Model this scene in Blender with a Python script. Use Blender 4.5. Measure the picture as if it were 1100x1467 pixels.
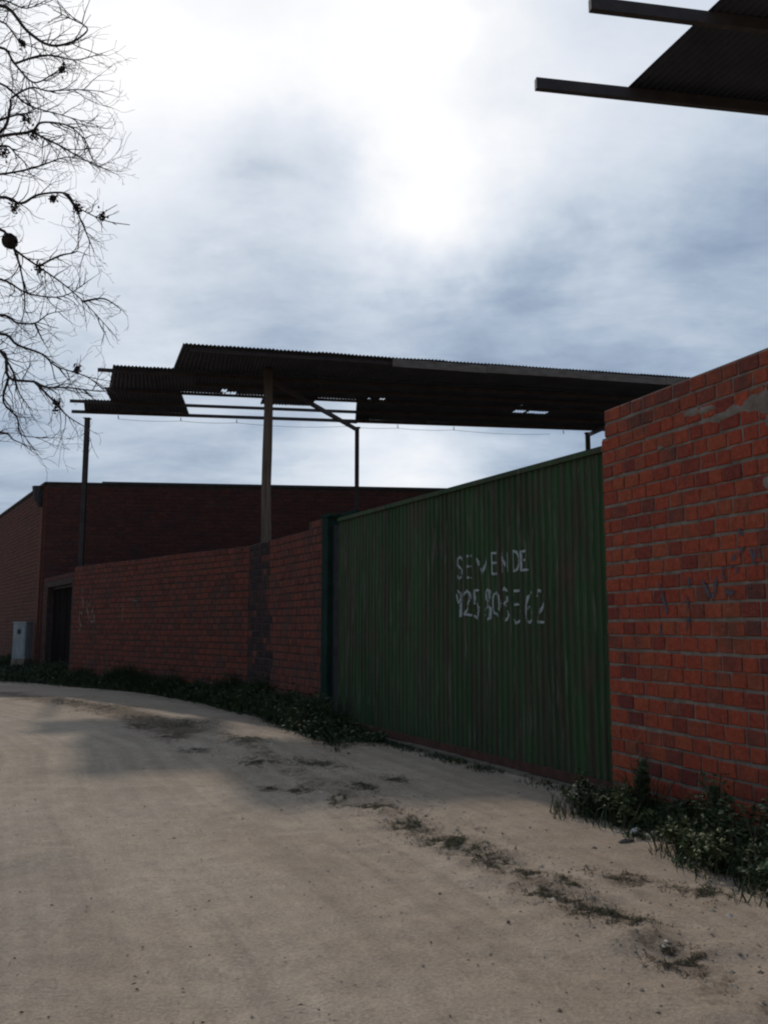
import bpy, math, random
import numpy as np
from mathutils import Vector, noise as mnoise

# ------------------------------------------------------------------ camera, sky, sun, exposure
scene = bpy.context.scene
for o in list(bpy.data.objects):
    bpy.data.objects.remove(o)
COL = scene.collection
EYE = 1.36
cam_d = bpy.data.cameras.new('camera')
cam = bpy.data.objects.new('camera', cam_d)
COL.objects.link(cam)
cam.location = (0, 0, EYE)
cam.rotation_euler = (math.radians(90 + 7.45), 0, 0)
cam_d.lens = 30.675
cam_d.sensor_width = 36
cam_d.clip_end = 3000
scene.camera = cam
scene.view_settings.view_transform = 'Standard'
scene.view_settings.look = 'None'
scene.view_settings.gamma = 1
scene.view_settings.exposure = -0.12
scene.cycles.filter_width = 2.1

SUN = Vector((-0.2402, 0.7946, 0.5577)).normalized()
sd = bpy.data.lights.new('sun', 'SUN')
sd.energy = 1.5
sd.angle = math.radians(1.8)
sd.color = (1.0, 0.93, 0.84)
sun = bpy.data.objects.new('sun', sd)
COL.objects.link(sun)
sun.rotation_euler = SUN.to_track_quat('Z', 'Y').to_euler()
sun.location = SUN * 60


class NT:
    """small node-tree helper"""
    def __init__(self, tree):
        self.t = tree
        tree.nodes.clear()

    def n(self, typ, **kw):
        nd = self.t.nodes.new(typ)
        for k, v in kw.items():
            setattr(nd, k, v)
        return nd

    def put(self, sock, val):
        if isinstance(val, bpy.types.NodeSocket):
            self.t.links.new(val, sock)
        elif val is not None:
            sock.default_value = val

    def math(self, op, a, b=None, c=None, clamp=False):
        nd = self.n('ShaderNodeMath', operation=op, use_clamp=clamp)
        for i, v in enumerate((a, b, c)):
            self.put(nd.inputs[i], v)
        return nd.outputs[0]

    def vmath(self, op, a, b=None, out=0):
        nd = self.n('ShaderNodeVectorMath', operation=op)
        self.put(nd.inputs[0], a)
        if b is not None:
            self.put(nd.inputs['Scale' if op == 'SCALE' else 1], b)
        return nd.outputs[out]

    def noise(self, vec, scale, detail=4, rough=.55, col=False, dist=0):
        nd = self.n('ShaderNodeTexNoise')
        self.put(nd.inputs['Vector'], vec)
        nd.inputs['Scale'].default_value = scale
        nd.inputs['Detail'].default_value = detail
        nd.inputs['Roughness'].default_value = rough
        nd.inputs['Distortion'].default_value = dist
        return nd.outputs['Color' if col else 'Fac']

    def ramp(self, fac, stops, interp='LINEAR'):
        nd = self.n('ShaderNodeValToRGB')
        cr = nd.color_ramp
        cr.interpolation = interp
        while len(cr.elements) < len(stops):
            cr.elements.new(.5)
        for e, (p, c) in zip(cr.elements, stops):
            e.position = p
            e.color = (*c, 1) if isinstance(c, tuple) else (c, c, c, 1)
        self.put(nd.inputs[0], fac)
        return nd.outputs[0]

    def mix(self, fac, a, b, blend='MIX'):
        nd = self.n('ShaderNodeMix', data_type='RGBA', blend_type=blend)
        self.put(nd.inputs[0], fac)
        for s, v in ((nd.inputs[6], a), (nd.inputs[7], b)):
            self.put(s, (*v, 1) if isinstance(v, tuple) else v)
        return nd.outputs[2]

    def scale(self, vec, xyz):
        return self.vmath('MULTIPLY', vec, xyz)


world = bpy.data.worlds.new('World')
scene.world = world
world.use_nodes = True
w = NT(world.node_tree)
tc = w.n('ShaderNodeTexCoord')
D = tc.outputs['Generated']
nz = w.noise(D, 3.2, 5, .6, col=True)
off = w.vmath('SCALE', w.vmath('SUBTRACT', nz, (.5, .5, .5)), .26)
DW = w.vmath('NORMALIZE', w.vmath('ADD', D, off))
sep = w.n('ShaderNodeSeparateXYZ')
w.put(sep.inputs[0], D)
zc = w.math('ADD', w.math('MAXIMUM', sep.outputs[2], 0.0), .22)
cmb = w.n('ShaderNodeCombineXYZ')
w.put(cmb.inputs[0], w.math('DIVIDE', sep.outputs[0], zc))
w.put(cmb.inputs[1], w.math('DIVIDE', sep.outputs[1], zc))
cstr = w.vmath('ADD', w.scale(cmb.outputs[0], (.80, 1.15, 1)), (3.7, 1.9, 0))
cl = w.noise(cstr, 1.7, 9, .56, dist=.25)        # cloud deck seen in perspective
cl2 = w.noise(cstr, 5.0, 10, .64, dist=.2)
b = w.math('ADD', .30, w.math('MULTIPLY', w.math('SUBTRACT', cl, .5), .62))
b = w.math('ADD', b, w.math('MULTIPLY', w.math('SUBTRACT', cl2, .5), .40))
# veiled sun, thin spots and thick spots of the cloud deck
for d, sig, amp in [((-0.12, 0.80, 0.60), .55, .22), ((-0.230, 0.793, 0.564),   .19, .53), ((0.040, 0.860, 0.508), .09, .34), ((0.007, 0.811, 0.584), .13, .22),
                    ((0.075, 0.893, 0.443), .055, .34), ((-0.378, 0.851, 0.365), .05, .26), ((0.032, 0.981, 0.191), .055, .56),
                    ((-0.080, 0.978, 0.191), .045, .26), ((0.231, 0.811, 0.538), .18, .30), ((-0.089, 0.871, 0.483), .055, -.32),
                    ((-0.168, 0.912, 0.376), .095, -.19), ((0.062, 0.808, 0.586), .018, .14), ((0.263, 0.903, 0.340), .12, -.17), ((0.10, 0.93, 0.36), .07, -.10), ((0.371, 0.827, 0.421), .06, -.10)]:
    dt = w.vmath('DOT_PRODUCT', DW, d, out=1)
    e = w.math('POWER', math.e, w.math('MULTIPLY', w.math('SUBTRACT', dt, 1.0), 1 / sig ** 2))
    b = w.math('ADD', b, w.math('MULTIPLY', e, amp))
skyc = w.ramp(w.math('DIVIDE', b, 1.5), [(0.0, (.11, .155, .23)), (.18, (.205, .278, .405)), (.30, (.37, .465, .60)), (.45, (.64, .72, .82)),
                                        (.60, (.82, .87, .95)), (.74, (.98, 1.0, 1.03)), (1.0, (1.25, 1.25, 1.26))])
nish = w.n('ShaderNodeTexSky', sky_type='NISHITA')
nish.sun_disc = False
nish.sun_elevation = math.radians(33.9)
nish.sun_rotation = math.radians(-16.8)
bgA = w.n('ShaderNodeBackground')
w.put(bgA.inputs[0], nish.outputs[0])
bgA.inputs[1].default_value = .08
bgB = w.n('ShaderNodeBackground')
w.put(bgB.inputs[0], skyc)
bgB.inputs[1].default_value = 1.06
mx = w.n('ShaderNodeMixShader')
mx.inputs[0].default_value = .9
w.put(mx.inputs[1], bgA.outputs[0])
w.put(mx.inputs[2], bgB.outputs[0])
wo = w.n('ShaderNodeOutputWorld')
w.put(wo.inputs[0], mx.outputs[0])

# ------------------------------------------------------------------ helpers
def tag(o, label=None, cat=None, group=None, kind=None):
    if label: o['label'] = label
    if cat: o['category'] = cat
    if group: o['group'] = group
    if kind: o['kind'] = kind
    return o


def mesh_obj(name, V, F, mat, parent=None, smooth=False):
    me = bpy.data.meshes.new(name)
    me.from_pydata([tuple(v) for v in V], [], F)
    if mat: me.materials.append(mat)
    if smooth:
        me.polygons.foreach_set('use_smooth', [True] * len(me.polygons))
    me.update()
    o = bpy.data.objects.new(name, me)
    COL.objects.link(o)
    if parent:
        o.parent = parent
        o.matrix_parent_inverse = Vector_inv(parent)
    return o


def Vector_inv(parent):
    from mathutils import Matrix
    return (Matrix.Translation(parent.location) @ parent.rotation_euler.to_matrix().to_4x4()).inverted()


def empty(name, loc=(0, 0, 0)):
    o = bpy.data.objects.new(name, None)
    COL.objects.link(o)
    o.location = loc
    o.empty_display_size = .2
    return o


class MB:
    """collects boxes / tubes / free faces, then builds one mesh"""
    def __init__(self):
        self.V, self.F = [], []

    def add(self, V, F):
        k = len(self.V)
        self.V += [tuple(v) for v in V]
        self.F += [tuple(i + k for i in f) for f in F]

    def hexa(self, p):   # p: 8 points, bottom ring 0-3, top ring 4-7
        self.add(p, [(0, 3, 2, 1), (4, 5, 6, 7), (0, 1, 5, 4), (1, 2, 6, 5), (2, 3, 7, 6), (3, 0, 4, 7)])

    def box(self, x0, x1, y0, y1, z0, z1):
        self.hexa([(x0, y0, z0), (x1, y0, z0), (x1, y1, z0), (x0, y1, z0), (x0, y0, z1), (x1, y0, z1), (x1, y1, z1), (x0, y1, z1)])

    def beam(self, a, b, wd, ht, up=(0, 0, 1)):
        a, b = Vector(a), Vector(b)
        d = (b - a).normalized()
        s = d.cross(Vector(up)).normalized() * (wd / 2)
        u = s.cross(d).normalized() * (ht / 2)
        self.hexa([a - s - u, a + s - u, b + s - u, b - s - u, a - s + u, a + s + u, b + s + u, b - s + u])

    def tube(self, pts, rad, sides=6, cap=True):
        pts = [Vector(p) for p in pts]
        n = len(pts)
        rad = rad if isinstance(rad, (list, tuple)) else [rad] * n
        ref = Vector((.31, .17, .93))
        V, F = [], []
        for i, p in enumerate(pts):
            t = (pts[min(i + 1, n - 1)] - pts[max(i - 1, 0)])
            t = t.normalized() if t.length > 1e-6 else Vector((0, 0, 1))
            a = t.cross(ref)
            if a.length < 1e-3: a = t.cross(Vector((1, 0, 0)))
            a.normalize()
            c = t.cross(a)
            for k in range(sides):
                an = 2 * math.pi * k / sides
                V.append(p + (a * math.cos(an) + c * math.sin(an)) * rad[i])
        for i in range(n - 1):
            for k in range(sides):
                k2 = (k + 1) % sides
                F.append((i * sides + k, i * sides + k2, (i + 1) * sides + k2, (i + 1) * sides + k))
        if cap:
            F.append(tuple(range(sides - 1, -1, -1)))
            F.append(tuple((n - 1) * sides + k for k in range(sides)))
        self.add(V, F)

    def build(self, name, mat, parent=None, smooth=False):
        return mesh_obj(name, self.V, self.F, mat, parent, smooth)


class Frame:
    """vertical plane from A to B; s runs along it, out is the side towards the road"""
    def __init__(self, A, B):
        self.A = Vector((A[0], A[1], 0))
        B = Vector((B[0], B[1], 0))
        self.L = (B - self.A).length
        self.d = (B - self.A) / self.L
        self.n = Vector((-self.d.y, self.d.x, 0))
        self.rz = math.atan2(self.d.y, self.d.x)

    def p(self, s, out, z):
        q = self.A + self.d * s + self.n * out
        return Vector((q.x, q.y, z))

    def box(self, mb, s0, s1, o0, o1, z0, z1):
        p = self.p
        # o0 < o1; ring order keeps normals outward
        mb.hexa([p(s0, o0, z0), p(s1, o0, z0), p(s1, o1, z0), p(s0, o1, z0), p(s0, o0, z1), p(s1, o0, z1), p(s1, o1, z1), p(s0, o1, z1)])


# ------------------------------------------------------------------ materials
def material(name, fn, rough=.85, spec=.3, metal=0.0):
    m = bpy.data.materials.new(name)
    m.use_nodes = True
    t = NT(m.node_tree)
    bs = t.n('ShaderNodeBsdfPrincipled')
    bs.inputs['Roughness'].default_value = rough
    bs.inputs['Specular IOR Level'].default_value = spec
    bs.inputs['Metallic'].default_value = metal
    out = t.n('ShaderNodeOutputMaterial')
    t.put(out.inputs[0], bs.outputs[0])
    geo = t.n('ShaderNodeNewGeometry')
    fn(t, bs, geo.outputs['Position'], geo)
    return m


def bump(t, bs, h, strength=.4, dist=.01):
    nd = t.n('ShaderNodeBump')
    nd.inputs['Strength'].default_value = strength
    nd.inputs['Distance'].default_value = dist
    t.put(nd.inputs['Height'], h)
    t.put(bs.inputs['Normal'], nd.outputs[0])


def brick_material(name, stops, grime=(.07, .055, .045), gstart=.56):
    def fn(t, bs, P, geo):
        oi = t.n('ShaderNodeObjectInfo')
        r = t.math('FRACT', t.math('ADD', oi.outputs['Random'], geo.outputs['Random Per Island']))
        c = t.ramp(r, stops)
        n1 = t.noise(P, 26, 5, .65)
        c = t.mix(1.0, c, t.ramp(n1, [(.25, .62), (.75, 1.3)]), 'MULTIPLY')
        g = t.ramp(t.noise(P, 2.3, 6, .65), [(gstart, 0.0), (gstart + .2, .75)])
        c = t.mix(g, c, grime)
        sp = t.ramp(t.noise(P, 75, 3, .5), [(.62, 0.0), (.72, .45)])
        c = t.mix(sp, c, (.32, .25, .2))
        t.put(bs.inputs['Base Color'], c)
        bump(t, bs, t.noise(P, 95, 4, .6), .5, .006)
    return material(name, fn, .92, .15)


M = {}
M['brick'] = brick_material('brick_red', [(0, (.17, .042, .033)), (.05, (.235, .050, .032)), (.18, (.295, .058, .032)), (.5, (.34, .067, .034)), (.75, (.37, .076, .036)),
                                          (.92, (.345, .085, .038)), (1, (.265, .078, .042))])
M['brick_top'] = brick_material('brick_red_sooty', [(0, (.17, .050, .036)), (.5, (.30, .070, .036)), (1, (.37, .085, .042))], (.06, .046, .038), .45)
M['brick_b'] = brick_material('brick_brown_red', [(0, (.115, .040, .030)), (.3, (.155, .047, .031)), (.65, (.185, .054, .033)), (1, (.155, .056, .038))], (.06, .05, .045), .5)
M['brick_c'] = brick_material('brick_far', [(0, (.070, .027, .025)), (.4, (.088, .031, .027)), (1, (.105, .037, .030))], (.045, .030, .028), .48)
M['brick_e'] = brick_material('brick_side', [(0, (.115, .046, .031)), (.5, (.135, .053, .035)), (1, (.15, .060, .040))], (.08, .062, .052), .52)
M['brick_d'] = brick_material('brick_stained', [(0, (.028, .020, .019)), (.5, (.045, .028, .025)), (1, (.075, .036, .030))], (.03, .025, .025), .5)


def f_mortar(t, bs, P, geo):
    c = t.ramp(t.noise(P, 9, 6, .65), [(.3, (.15, .115, .085)), (.55, (.25, .20, .155)), (.75, (.35, .29, .23))])
    t.put(bs.inputs['Base Color'], c)
    bump(t, bs, t.noise(P, 60, 5, .6), .6, .01)
M['mortar'] = material('mortar', f_mortar, .95, .1)


def f_mortar2(t, bs, P, geo):
    c = t.ramp(t.noise(P, 7, 6, .65), [(.3, (.048, .034, .029)), (.75, (.092, .064, .052))])
    t.put(bs.inputs['Base Color'], c)
M['mortar_dark'] = material('mortar_dark', f_mortar2, .95, .1)


def f_gate(t, bs, P, geo):
    stv = t.scale(P, (1, 1, .07))
    v = t.noise(stv, 11, 6, .65)
    wide = t.noise(t.scale(P, (1, 1, .25)), 1.6, 6, .65)
    fine = t.noise(t.scale(P, (1, 1, .05)), 34, 4, .6)
    c = t.ramp(wide, [(.3, (.022, .042, .017)), (.5, (.036, .072, .026)), (.75, (.054, .096, .036))])
    c = t.mix(t.ramp(v, [(.45, 0.0), (.62, .9)]), c, (.062, .046, .030))                # rust and dirt runs
    c = t.mix(t.ramp(fine, [(.56, 0.0), (.70, .7)]), c, (.17, .17, .125))             # chalky scratches
    c = t.mix(t.ramp(t.noise(P, 1.9, 7, .72), [(.54, 0.0), (.70, .75)]), c, t.ramp(v, [(.3, (.045, .036, .024)), (.7, (.125, .075, .050))]))
    t.put(bs.inputs['Base Color'], c)
    t.put(bs.inputs['Roughness'], t.ramp(fine, [(.3, .55), (.8, .9)]))
    bump(t, bs, t.noise(P, 30, 4, .6), .2, .005)
M['gate'] = material('green_gate_paint', f_gate, .7, .15)


def f_greenpost(t, bs, P, geo):
    c = t.ramp(t.noise(P, 5, 5, .6), [(.3, (.010, .024, .018)), (.7, (.019, .042, .030))])
    c = t.mix(t.ramp(t.noise(P, 14, 5, .7), [(.6, 0.0), (.72, .7)]), c, (.07, .04, .028))
    t.put(bs.inputs['Base Color'], c)
M['green_post'] = material('green_post_paint', f_greenpost, .9, .08)


def f_rust(t, bs, P, geo):
    c = t.ramp(t.noise(P, 11, 6, .7), [(.3, (.045, .022, .018)), (.6, (.10, .045, .030)), (.8, (.15, .075, .045))])
    t.put(bs.inputs['Base Color'], c)
    bump(t, bs, t.noise(P, 50, 4, .6), .3, .004)
M['rust'] = material('rusty_steel', f_rust, .85, .2)


def f_steel(t, bs, P, geo):
    c = t.ramp(t.noise(P, 4, 5, .6), [(.3, (.030, .026, .026)), (.7, (.060, .048, .044))])
    c = t.mix(t.ramp(t.noise(P, 12, 5, .7), [(.58, 0.0), (.7, .7)]), c, (.10, .055, .035))
    t.put(bs.inputs['Base Color'], c)
M['steel'] = material('dark_steel', f_steel, .7, .3)


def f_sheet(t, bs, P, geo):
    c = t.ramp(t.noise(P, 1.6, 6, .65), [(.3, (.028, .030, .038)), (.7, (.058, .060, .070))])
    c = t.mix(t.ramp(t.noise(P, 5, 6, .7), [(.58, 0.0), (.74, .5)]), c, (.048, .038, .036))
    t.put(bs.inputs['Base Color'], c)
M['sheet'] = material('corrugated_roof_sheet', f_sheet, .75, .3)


def f_board(t, bs, P, geo):
    c = t.ramp(t.noise(t.scale(P, (.25, 1, 1)), 14, 6, .65), [(.3, (.10, .085, .072)), (.7, (.20, .175, .15))])
    t.put(bs.inputs['Base Color'], c)
M['board'] = material('weathered_fascia', f_board, .85, .2)


def f_wood(t, bs, P, geo):
    c = t.ramp(t.noise(t.scale(P, (1, 1, .06)), 26, 6, .65), [(.25, (.07, .050, .038)), (.55, (.15, .115, .085)), (.8, (.22, .175, .135))])
    t.put(bs.inputs['Base Color'], c)
    bump(t, bs, t.noise(t.scale(P, (1, 1, .08)), 40, 5, .6), .5, .01)
M['wood'] = material('weathered_wood_post', f_wood, .9, .15)


def f_conc(t, bs, P, geo):
    c = t.ramp(t.noise(P, 6, 6, .65), [(.3, (.12, .095, .07)), (.7, (.26, .21, .155))])
    t.put(bs.inputs['Base Color'], c)
    bump(t, bs, t.noise(P, 50, 5, .6), .4, .008)
M['concrete'] = material('concrete', f_conc, .92, .15)


def f_cab(t, bs, P, geo):
    c = t.ramp(t.noise(t.scale(P, (1, 1, .3)), 5, 6, .65), [(.3, (.20, .215, .215)), (.65, (.33, .345, .34))])
    t.put(bs.inputs['Base Color'], c)
M['cabinet'] = material('pale_grey_cabinet', f_cab, .6, .3)


def f_cabd(t, bs, P, geo):
    t.put(bs.inputs['Base Color'], t.ramp(t.noise(P, 8, 5, .6), [(.3, (.025, .025, .025)), (.7, (.05, .048, .045))]))
M['dark'] = material('dark_grille', f_cabd, .7, .3)


def f_door(t, bs, P, geo):
    c = t.ramp(t.noise(t.scale(P, (1, 1, .12)), 9, 6, .65), [(.3, (.008, .006, .006)), (.7, (.020, .014, .012))])
    t.put(bs.inputs['Base Color'], c)
M['door'] = material('dark_door_paint', f_door, 1.0, .03)


def f_white(t, bs, P, geo):
    c = t.ramp(t.noise(P, 40, 5, .65), [(.3, (.26, .28, .26)), (.65, (.50, .52, .49))])
    t.put(bs.inputs['Base Color'], c)
M['white_paint'] = material('faded_white_paint', f_white, .8, .2)


def f_blue(t, bs, P, geo):
    t.put(bs.inputs['Base Color'], t.ramp(t.noise(P, 30, 4, .6), [(.3, (.075, .062, .075)), (.7, (.14, .105, .11))]))
M['blue_spray'] = material('faded_blue_spray', f_blue, .8, .2)


def f_chalk(t, bs, P, geo):
    t.put(bs.inputs['Base Color'], t.ramp(t.noise(P, 30, 4, .6), [(.3, (.17, .13, .115)), (.7, (.25, .20, .18))]))
M['pale_spray'] = material('faded_pale_spray', f_chalk, .85, .1)


def f_bark(t, bs, P, geo):
    c = t.ramp(t.noise(P, 8, 5, .6), [(.3, (.030, .024, .022)), (.7, (.075, .058, .046))])
    t.put(bs.inputs['Base Color'], c)
M['bark'] = material('dark_bark', f_bark, .9, .15)


def leaf_mat(name, stops, rough=.6):
    def fn(t, bs, P, geo):
        r = geo.outputs['Random Per Island']
        c = t.ramp(r, stops)
        c = t.mix(1.0, c, t.ramp(t.noise(P, 3.5, 3, .5), [(.3, .7), (.7, 1.25)]), 'MULTIPLY')
        t.put(bs.inputs['Base Color'], c)
    return material(name, fn, rough, .25)


M['grass'] = leaf_mat('dark_weeds', [(0, (.020, .030, .012)), (.5, (.036, .054, .019)), (.85, (.055, .076, .026)), (1, (.11, .105, .05))])
M['leaf'] = leaf_mat('weed_leaf', [(0, (.022, .036, .014)), (.5, (.042, .066, .024)), (.85, (.062, .092, .034)), (1, (.12, .135, .065))])
M['leaf_light'] = leaf_mat('fresh_grass', [(0, (.045, .062, .018)), (.6, (.078, .10, .030)), (1, (.14, .135, .055))])
M['dry'] = leaf_mat('dry_litter', [(0, (.060, .040, .026)), (.45, (.11, .076, .048)), (.8, (.19, .14, .09)), (1, (.085, .085, .038))], .85)
M['dead_leaf'] = leaf_mat('withered_leaf', [(0, (.03, .024, .02)), (1, (.07, .05, .038))], .85)


def f_stone(t, bs, P, geo):
    r = geo.outputs['Random Per Island']
    t.put(bs.inputs['Base Color'], t.ramp(r, [(0, (.17, .13, .095)), (.3, (.33, .265, .19)), (.85, (.43, .35, .26)), (1, (.64, .58, .50))]))
M['pebble'] = material('pebbles', f_stone, .9, .2)


def f_pale(t, bs, P, geo):
    t.put(bs.inputs['Base Color'], t.ramp(t.noise(P, 22, 5, .6), [(.3, (.42, .38, .32)), (.7, (.62, .58, .50))]))
M['pale_stone'] = material('pale_stone', f_pale, .9, .2)


def f_ground(t, bs, P, geo):
    at = t.n('ShaderNodeAttribute', attribute_name='soil')
    tr = t.n('ShaderNodeAttribute', attribute_name='track')
    n1 = t.noise(P, .55, 6, .6)
    n2 = t.noise(P, 5.5, 6, .65)
    n3 = t.noise(P, 60, 5, .7)
    c = t.ramp(n1, [(.3, (.378, .285, .200)), (.5, (.448, .346, .250)), (.72, (.503, .396, .295))])
    c = t.mix(t.ramp(tr.outputs['Fac'], [(0, 0.0), (1, .55)]), c, (.475, .375, .275))     # wheel-packed pale dust
    c = t.mix(1.0, c, t.ramp(n2, [(.25, .84), (.75, 1.13)]), 'MULTIPLY')
    c = t.mix(1.0, c, t.ramp(n3, [(.3, .74), (.7, 1.20)]), 'MULTIPLY')
    c = t.mix(1.0, c, t.ramp(t.noise(P, 170, 3, .7), [(.3, .80), (.7, 1.16)]), 'MULTIPLY')
    ln = t.n('ShaderNodeAttribute', attribute_name='lane')
    sp_ = t.n('ShaderNodeSeparateXYZ')
    t.put(sp_.inputs[0], P)
    cv = t.n('ShaderNodeCombineXYZ')
    t.put(cv.inputs[0], t.math('MULTIPLY', ln.outputs['Fac'], 7.0))
    t.put(cv.inputs[1], t.math('MULTIPLY', sp_.outputs[1], .30))
    c = t.mix(1.0, c, t.ramp(t.noise(cv.outputs[0], 1.0, 6, .62), [(.3, .84), (.5, 1.0), (.7, 1.12)]), 'MULTIPLY')    # faint wheel streaks along the lane
    nb = t.noise(P, 14, 5, .65)
    c = t.mix(t.ramp(nb, [(.58, 0.0), (.70, .45)]), c, (.20, .15, .105))                # damp crumbs
    vor = t.n('ShaderNodeTexVoronoi')
    t.put(vor.inputs['Vector'], P)
    vor.inputs['Scale'].default_value = 24
    c = t.mix(t.ramp(vor.outputs['Distance'], [(.09, .35), (.15, 0.0)]), c, t.ramp(vor.outputs['Color'], [(.2, (.18, .14, .10)), (.8, (.50, .42, .33))]))
    so = t.math('ADD', at.outputs['Fac'], t.math('MULTIPLY', t.math('SUBTRACT', t.noise(P, 5.5, 8, .75), .5), 1.9))
    c = t.mix(t.ramp(so, [(.48, 0.0), (.85, .9)]), c, t.ramp(n3, [(.3, (.095, .068, .045)), (.7, (.19, .14, .095))]))
    t.put(bs.inputs['Base Color'], c)
    h = t.math('ADD', t.math('MULTIPLY', n3, .5), t.math('MULTIPLY', n2, 1.0))
    bump(t, bs, h, .75, .02)
M['ground'] = material('dirt_ground', f_ground, .95, .12)

# ------------------------------------------------------------------ layout (metres, camera at the origin)
G0 = (1.823, 7.293)                      # gate, end at the red wall
GD = (-.448, .894)
gate_f = Frame(G0, (G0[0] + GD[0] * 9.5, G0[1] + GD[1] * 9.5))
A20 = math.radians(20.6)
RD = (-math.sin(A20), math.cos(A20))
RL = 7.5
right_f = Frame((G0[0] - RD[0] * (RL + .06), G0[1] - RD[1] * (RL + .06)), (G0[0] - RD[0] * .06, G0[1] - RD[1] * .06))
W1 = tuple(gate_f.p(9.45, 0, 0))[:2]     # bend of the low wall
W2 = (-7.60, 21.50)
CORNER = (-9.76, 25.0)
bend_f = Frame(W1, W2)
door_f = Frame(W2, (-9.60, 24.74))
front_f = Frame((13.0, 27.74), CORNER)
side_f = Frame(CORNER, (-9.76 - .520 * 14, 25.0 + .854 * 14))
DEBRIS = [(-6.34, 16.49), (-5.46, 15.48), (-2.98, 12.71), (-1.77, 10.79), (-1.04, 8.91), (-0.47, 7.60), (-0.03, 6.75), (0.23, 6.08), (0.54, 5.45), (1.02, 4.31), (1.21, 3.76), (1.5, 2.6)]
GRASSF = [(-13.5, 25.8), (-9.67, 22.35), (-7.18, 20.28), (-5.05, 18.38), (-3.24, 15.90), (-1.90, 13.48), (-1.08, 11.48), (-0.57, 10.41), (0.08, 10.53)]


TUFTS = [
         (-0.03, 6.75, .18, .09, 260, .25), (0.17, 6.18, .20, .10, 300, .3), (0.43, 5.64, .22, .10, 340, .45), (0.62, 5.30, .24, .08, 320, .15), (0.99, 4.79, .12, .05, 120, .35), (1.03, 4.36, .20, .09, 420, .12),
         (1.10, 4.22, .14, .07, 280, .2), (1.21, 3.77, .13, .08, 360, .05), (-0.69, 7.44, .26, .08, 240, .1), (-0.96, 7.54, .15, .06, 120, .1), (-1.66, 10.66, .5, .22, 420, .4), (-1.26, 8.95, .34, .14, 340, .25),
         (-2.75, 12.3, .55, .30, 520, .8), (-2.60, 11.05, .5, .16, 380, .05), (-4.65, 14.83, .9, .3, 520, .1), (-0.66, 8.91, .35, .14, 300, .55), (-0.18, 7.60, .25, .10, 260, .45), (1.66, 4.72, .16, .09, 200, .3),
 (-5.6, 15.9, .8, .25, 420, .08), (-3.3, 12.2, .5, .16, 300, .05), (-2.1, 9.9, .35, .12, 220, .1), (-.35, 6.95, .16, .07, 160, .3), (.82, 4.62, .16, .07, 220, .15), (1.30, 4.95, .22, .08, 160, .1), (.78, 5.0, .12, .05, 90, .1), (.1, 8.0, .2, .08, 140, .6), (-3.6, 13.3, .6, .2, 300, .15)]   # x, y, half sizes, pieces, green share


def seg_dist(px, py, poly):
    """unsigned distance arrays to a polyline"""
    best = np.full(px.shape, 1e9)
    for (x0, y0), (x1, y1) in zip(poly[:-1], poly[1:]):
        dx, dy = x1 - x0, y1 - y0
        t = np.clip(((px - x0) * dx + (py - y0) * dy) / (dx * dx + dy * dy), 0, 1)
        best = np.minimum(best, np.hypot(px - x0 - t * dx, py - y0 - t * dy))
    return best


def fbm(x, y, sc, seed=0, oct=4):
    return mnoise.fractal(Vector((x * sc + seed * 13.1, y * sc - seed * 7.7, seed * 3.3)), .9, 2.0, oct)


def axis(lo, hi, step, far):
    a = list(np.arange(lo, hi + 1e-6, step))
    left, s, x = [], step, lo
    while x > -far:
        s *= 1.16
        x -= s
        left.append(x)
    right, s, x = [], step, hi
    while x < far:
        s *= 1.16
        x += s
        right.append(x)
    return np.array(left[::-1] + a + right)


def ground_height(x, y):
    h = .012 * fbm(x, y, 1.1, 1) + .005 * fbm(x, y, 6, 2)
    d = float(seg_dist(np.array([x]), np.array([y]), DEBRIS)[0])
    h += .035 * math.exp(-(d / .3) ** 2) * max(0.0, .55 + .8 * fbm(x, y, 2.6, 3, 3)) + .019 * math.exp(-(d / .75) ** 2) * fbm(x, y, 7, 4, 4)
    return h


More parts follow.
